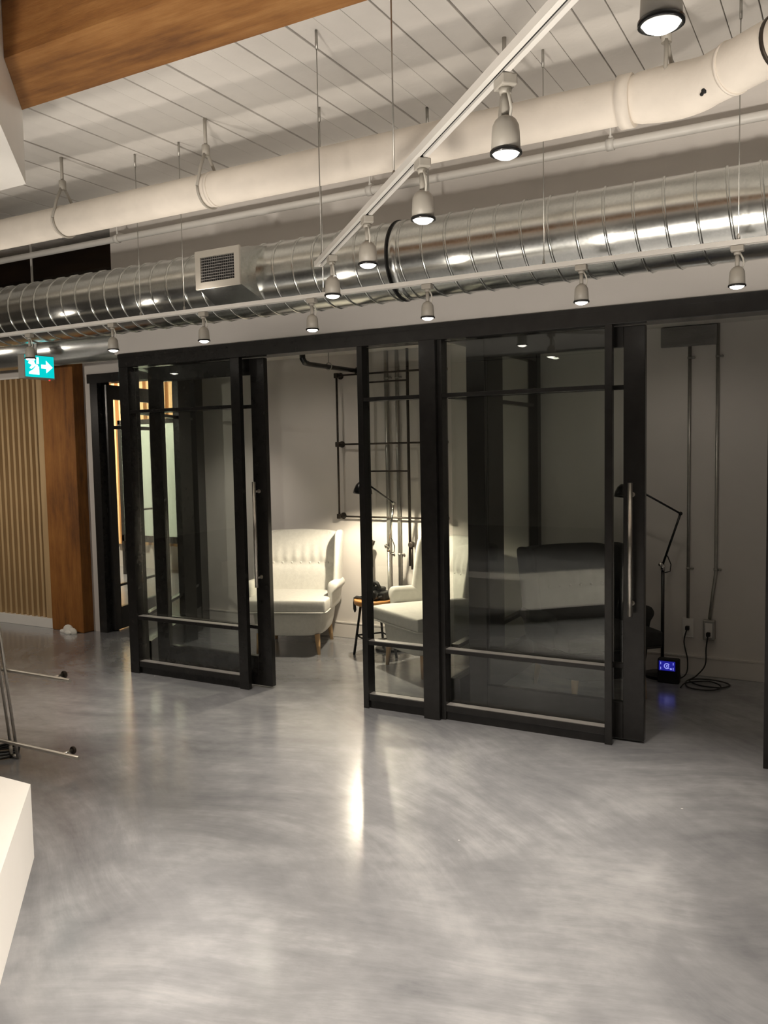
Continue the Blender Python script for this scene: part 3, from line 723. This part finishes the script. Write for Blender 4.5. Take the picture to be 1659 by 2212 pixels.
# reading lamps
def lamp(label, foot, joint, elbow, shade, on):
    t = thing('floor_lamp', label, 'floor lamp', (foot[0], foot[1], 0))
    under(t, MB().lathe([(.115, 0), (.115, .014), (.108, .02), (.02, .026), (.012, .04)], (foot[0], foot[1], 0), 40), 'base', 'blackgloss')
    under(t, MB().tube([(foot[0], foot[1], .02), (joint[0], joint[1], joint[2]-.03)], .0135 if on else .011, 14), 'pole', 'conduit' if on else 'blackgloss')
    under(t, MB().lathe([(.016, -.04), (.017, -.01), (.012, .0)], joint, 14).ball((joint[0]-.012, joint[1]-.016, joint[2]+.0), .016), 'joint', 'chrome')
    under(t, MB().tube([(joint[0]+.012, joint[1], joint[2]-.055), (joint[0]+.045, joint[1], joint[2]-.045), (joint[0]+.05, joint[1], joint[2]+.0), (joint[0]+.03, joint[1], joint[2]+.05), (joint[0]+.02, joint[1], joint[2]+.06)], .0035, 8), 'cord', 'rubber')
    under(t, MB().tube([joint, elbow], .0075, 10), 'lower_arm', 'chrome' if on else 'blackgloss')
    under(t, MB().ball(elbow, .013), 'elbow', 'conduit' if on else 'blackgloss')
    neck = Vector(shade)+Vector((.015, 0, .085))
    under(t, MB().tube([elbow, neck], .0065, 10), 'upper_arm', 'blackgloss')
    b = MB()
    prof = [(.012, .085), (.03, .082), (.05, .062), (.064, .03), (.070, 0), (.067, 0), (.060, .03), (.047, .058), (.028, .076), (.010, .078)]
    rm = Matrix.Rotation(R(4), 4, 'Y')
    b.lathe(prof, shade, 32, rm)
    sh = under(t, b, 'lamp_shade', 'blackgloss')
    sub(sh, MB().ball((shade[0], shade[1], shade[2]+.055), .022), 'bulb', 'lampglow' if on else 'whiteplastic')
    if on:
        rim = sub(sh, MB().lathe([(.0655, .001), (.0585, .03), (.0455, .057), (.028, .0745), (.0295, .0755), (.047, .0575), (.0605, .03), (.0655, .001)], shade, 32, rm, cap=False), 'inner_lining', 'white')
    return t
lamp('lit reading floor lamp with black shade and chrome arm, behind the stool', (-3.045, 5.52), (-3.045, 5.52, .785), (-2.985, 5.50, 1.108), (-3.085, 5.22, 1.194), True)
spot('reading_lamp_light', (-3.085, 5.22, 1.204), LAMP_W, 152, .40, (1, .87, .66), .02)
lamp('unlit black floor lamp with angled arm, behind the dark armchair', (-1.075, 5.60), (-1.075, 5.60, .735), (-.965, 5.58, 1.065), (-1.30, 5.52, 1.17), False)

# wall pipes in the left bay
pk = thing('pipe_rack', 'dark iron pipe frame mounted on the lounge back wall behind the lit lamp', 'pipe frame', (-3.115, 5.68, 1.6))
yk = 5.665
xs = (-3.565, -3.29, -2.94, -2.665)
for x_ in (xs[0], xs[3]): under(pk, MB().tube([(x_, yk, .985), (x_, yk, 2.10)], .0085, 10), 'upright', 'ironpipe')
for x_ in xs[1:3]: under(pk, MB().tube([(x_, yk, .62), (x_, yk, 2.254)], .011, 10), 'upright', 'ironpipe')
for z in (.985, 1.552, 2.088): under(pk, MB().tube([(xs[0], yk, z), (xs[3], yk, z)], .0075, 10), 'crossbar', 'ironpipe')
for z in (1.34, 2.02): under(pk, MB().tube([(xs[1], yk, z), (xs[2], yk, z)], .0065, 10), 'crossbar', 'ironpipe')
for x_ in (xs[0], xs[3]):
    for z in (.985, 1.552, 2.088): under(pk, MB().box(x_-.018, x_+.018, yk-.016, yk+.016, z-.020, z+.020, bev=.006).tube([(x_, yk, z), (x_, YB, z)], .009, 10).lathe([(.026, 0), (.026, .006)], (x_, YB-.006+.006, z), 18, Matrix.Rotation(PI/2, 4, 'X')), 'wall_fitting', 'ironpipe')
for x_ in xs[1:3]:
    under(pk, MB().lathe([(.012, 0), (.024, .006), (.024, .03), (.016, .036)], (x_+.032, yk-.02, .787), 18, Matrix.Rotation(PI/2, 4, 'X')).tube([(x_, yk, .787), (x_+.034, yk-.03, .787)], .010, 8).tube([(x_+.034, yk-.035, .79), (x_+.034, yk-.035, .60)], .0095, 10).tube([(x_, yk, .787), (x_, YB, .787)], .009, 8), 'valve', 'ironpipe')
def conduit(label, x_, z0, z1, r, jog=0, mat_='conduit'):
    t = thing('wall_conduit', label, 'conduit', (x_, YB-r-.004, z0), group='vertical conduits on the lounge wall')
    pts = [(x_, YB-r-.004, z1), (x_, YB-r-.004, z0+.30), (x_-jog*.5, YB-r-.004, z0+.16), (x_-jog, YB-r-.004, z0)] if jog else [(x_, YB-r-.004, z1), (x_, YB-r-.004, z0)]
    under(t, MB().tube(pts, r, 12), 'tube', mat_)
    for z in (.70, 2.05):
        if z0+.2 < z < z1: under(t, MB().tube([(x_-r-.004, YB-.006, z), (x_+r+.02, YB-.006, z)], .007, 8).tube([(x_, YB-r-.004, z-.007), (x_, YB-r-.004, z+.007)], r+.003, 12).ball((x_+r+.016, YB-.012, z), .008), 'clip', mat_)
    return t
conduit('thicker grey wall conduit directly behind the lit lamp pole', -3.145, .128, 2.254, .0165)
conduit('thinner grey wall conduit just right of the lit lamp pole', -3.055, .128, 2.254, .0135)
conduit('grey conduit down the right bay wall to the left outlet', -.938, .375, 2.12, .0105)
conduit('grey conduit reaching the right bay ceiling, bent at its foot above the right outlet', -.770, .375, 2.254, .0105, .035)
# sprinkler pipe
sp = thing('sprinkler_pipe', 'black sprinkler pipe under the lounge ceiling, running back to the wall', 'pipe', (-3.4, 5.3, 2.13))
under(sp, MB().tube([(-3.4, YB, 2.118), (-3.4, 5.05, 2.118), (-3.4, 4.99, 2.125), (-3.4, 4.965, 2.15), (-3.4, 4.962, 2.185)], [.017, .017, .021, .021, .021], 14), 'pipe_run', 'blackgloss')
under(sp, MB().lathe([(.012, 0), (.009, .02), (.016, .035), (.016, .07)], (-3.4, 4.962, 2.185), 14), 'sprinkler_head', 'chrome')
under(sp, MB().torus((-3.4, 5.30, 2.122), .026, .004, 'Y', 20, 6).tube([(-3.4, 5.30, 2.147), (-3.4, 5.30, 2.256)], .004, 6), 'ring_hanger', 'conduit')
under(sp, MB().lathe([(.03, 0), (.03, .02)], (-3.4, YB, 2.118), 18, Matrix.Rotation(PI/2, 4, 'X')), 'wall_flange', 'blackgloss')
# vent high on the right bay wall
vt = thing('wall_vent', 'grey rectangular vent high on the right bay wall, under the ceiling', 'vent', (-.94, YB, 2.19))
under(vt, MB().box(-1.115, -.775, YB-.03, YB, 2.125, 2.250, bev=.003), 'vent_body', 'ventgrey')
for k in range(5): under(vt, MB().box(-1.10, -.79, YB-.034, YB-.029, 2.137+.022*k, 2.145+.022*k), 'louvre', 'ventgrey')
# outlets with plugs and cords
def outlet(x_, label, dark):
    t = thing('wall_outlet', label, 'outlet', (x_, YB, .33))
    under(t, MB().box(x_-.036, x_+.036, YB-(.045 if dark else .014), YB, .245, .372, bev=.004), 'box', 'conduit' if dark else 'white')
    yy = YB-(.045 if dark else .014)
    under(t, MB().box(x_-.022, x_+.022, yy-.004, yy, .262, .355, bev=.002), 'faceplate', 'white')
    return yy
y1_ = outlet(-.938, 'white wall outlet with a cord plugged in, below the left conduit of the right bay', False)
y2_ = outlet(-.805, 'grey wall outlet box with a black plug, right of the white outlet', True)
def cord(label, pts, r=.0042):
    # smooth the polyline
    P = [Vector(p) for p in pts]; Q = []
    for i in range(len(P)-1):
        p0, p1, p2, p3 = P[max(i-1, 0)], P[i], P[i+1], P[min(i+2, len(P)-1)]
        for k in range(6):
            u = k/6
            Q.append(.5*((2*p1)+(-p0+p2)*u+(2*p0-5*p1+4*p2-p3)*u*u+(-p0+3*p1-3*p2+p3)*u**3))
    Q.append(P[-1])
    t = thing('power_cord', label, 'cord', (P[0].x, P[0].y, P[0].z))
    under(t, MB().tube(Q, r, 8), 'cable', 'rubber')
    under(t, MB().box(P[0].x-.012, P[0].x+.012, P[0].y-.008, P[0].y+.024, P[0].z-.012, P[0].z+.014, bev=.004), 'plug', 'rubber')
cord('black cord from the white outlet down towards the blue clock', [(-.938, y1_-.028, .31), (-.955, y1_-.035, .22), (-.93, y1_-.05, .11), (-.93, 5.62, .03), (-.97, 5.56, .006), (-1.03, 5.62, .006), (-1.05, 5.68, .02), (-1.04, 5.70, .006)])
cord('black cord from the grey outlet box coiling on the floor', [(-.805, y2_-.028, .285), (-.815, y2_-.035, .20), (-.82, 5.65, .09), (-.87, 5.62, .02), (-.90, 5.55, .006), (-.82, 5.46, .006), (-.70, 5.46, .006), (-.66, 5.55, .006), (-.74, 5.60, .010), (-.86, 5.58, .012), (-.91, 5.50, .012), (-.87, 5.38, .006), (-.74, 5.38, .006), (-.70, 5.46, .014), (-.78, 5.54, .016), (-.90, 5.46, .014), (-.92, 5.36, .006)])
# clock with blue display
ck = thing('digital_clock', 'black digital clock with a glowing blue display, on the floor by the dark lamp', 'clock', (-1.0, 5.46, 0))
cx0, cx1, cy = -1.075, -.945, 5.44
under(ck, MB().box(cx0, cx1, cy, cy+.06, 0, .155, bev=.008), 'case', 'rubber')
under(ck, MB().box(cx0+.010, cx1-.022, cy-.002, cy+.001, .082, .142), 'display', 'lcdblue')
dgm = MB()
dcx, dcz = (cx0+.010+cx1-.022)/2, .112
dgm.torus((dcx, cy-.003, dcz), .016, .003, 'Y', 18, 6, .6, 5.6).torus((dcx+.004, cy-.003, dcz), .007, .0025, 'Y', 12, 6)
dgm.box(dcx+.018, dcx+.030, cy-.004, cy-.002, dcz-.022, dcz-.012)
for sx_ in (-1, 1):
    dgm.box(dcx+sx_*.040, dcx+sx_*.036, cy-.004, cy-.002, dcz-.024, dcz-.008).box(dcx+sx_*.040, dcx+sx_*.036, cy-.004, cy-.002, dcz+.008, dcz+.024)
under(ck, dgm, 'display_symbol', 'lcdlight')

# ================================================================== FOREGROUND
# white display platform with a corner cut at 45 degrees
PX, PY = -2.41, 1.84
pf = thing('display_platform', 'white thick slab display platform with an angled corner, at the lower left', 'platform', (-2.6, 1.4, 0))
d = .7071; LN, WD = 2.3, .33
tn = math.tan(R(67.5))
under(pf, MB().prism([(PX, PY), (PX+LN*d, PY-LN*d), (PX+LN*d-WD*d, PY-LN*d-WD*d), (PX-WD/tn, PY-WD), (-5.6, PY-WD), (-5.6, PY)], .145, .40), 'slab', 'laminate')
for x_, y_ in ((PX-.06, PY-.2), (PX+.9, PY-1.15), (-4.4, PY-.17)):
    under(pf, MB().lathe([(.035, 0), (.035, .01), (.024, .012), (.024, .146)], (x_, y_, 0), 20), 'leg', 'chrome')
# slim steel rail rack
rk = thing('rail_rack', 'brushed steel display rack with two horizontal bars, leaning at the left edge', 'rack', (-3.62, 2.70, 0))
lean = Vector((0, -.10, 1)).normalized()
f0, f1 = Vector((-3.622, 2.70, 0)), Vector((-3.672, 2.70, .06))
under(rk, MB().tube([f0, f0+lean*1.3], .0075, 10), 'upright', 'steel')
under(rk, MB().tube([f1, f1+lean*1.24], .0075, 10), 'upright', 'steel')
def bar(xe, y_, z_, pegx):
    b = under(rk, MB().tube([(-4.6, y_, z_), (xe, y_, z_)], .0095, 14), 'bar', 'steel')
    sub(b, MB().tube([(pegx, y_, z_), (pegx, y_+.058, z_)], .0085, 10), 'peg', 'steel')
    e_ = sub(b, MB().lathe([(.017, 0), (.019, .004), (.019, .010), (.014, .012)], (pegx, y_+.070, z_), 20, Matrix.Rotation(PI/2, 4, 'X')), 'peg_disc', 'trimdark')
bar(-3.150, 2.672, .09, -3.262)
bar(-3.185, 2.672, .455, -3.300)
cb = MB()
for k in range(3): cb.torus((-3.74, 2.70+.012*k, .008+.011*k), .075-.006*k, .006, 'Z', 26, 8)
under(rk, cb, 'foot_ring', 'rubber')
under(rk, MB().tube([(-3.672, 2.70, .012), (-3.622, 2.70, .012)], .009, 8).tube([f1, Vector((-3.672, 2.70, .0))], .009, 8), 'foot', 'steel')

# ================================================================== ROOM BEYOND THE SWING DOOR
wp = thing('slatted_wall_panel', 'warm lit pine slat wall seen through the swing door', 'wall panel', (-8.4, 8.15, 0))
under(wp, MB().box(-10.6, -6.0, 8.15, 8.2, .32, 2.7), 'backing', 'warmboard')
s0 = None
for k in range(36):
    xx = -10.5+.126*k
    if s0 is None: s0 = under(wp, MB().box(xx, xx+.06, 8.10, 8.15, .32, 2.55), 'slat', 'warmslat')
    else:
        o = s0.copy(); COL.objects.link(o); o.location = (.126*k, 0, 0)
wc = under(wp, MB().box(-10.6, -6.0, 8.08, 8.2, 2.55, 2.68), 'cornice', 'white')
bd = thing('pale_board', 'pale green upright board with dark frame, in the room beyond the swing door', 'board', (-7.4, 7.7, 0))
under(bd, MB().box(-8.02, -6.2, 7.68, 7.72, .50, 1.88), 'panel', 'boardgreen')
under(bd, MB().box(-8.06, -6.16, 7.66, 7.74, 1.88, 1.93).box(-8.06, -6.16, 7.66, 7.74, .42, .50).box(-8.06, -8.02, 7.66, 7.74, 0, 1.93).box(-6.2, -6.16, 7.66, 7.74, 0, 1.93), 'frame', 'black')
wcb = thing('white_cabinet', 'low white cabinet at the foot of the lit pine wall', 'cabinet', (-8.5, 8.0, 0))
under(wcb, MB().box(-8.95, -8.62, 7.8, 8.08, .02, .55, bev=.004), 'body', 'laminate')
under(wcb, MB().box(-8.94, -8.63, 7.785, 7.8, .04, .53, bev=.003), 'door', 'laminate')
tl = thing('tube_light', 'thin white tube light on the ceiling of the room beyond', 'light', (-7.3, 6.9, 2.7))
under(tl, MB().box(-8.2, -6.6, 6.98, 7.04, 2.70, 2.75), 'housing', 'white'); under(tl, MB().tube([(-8.15, 7.01, 2.685), (-6.65, 7.01, 2.685)], .015, 10), 'tube', 'tube')
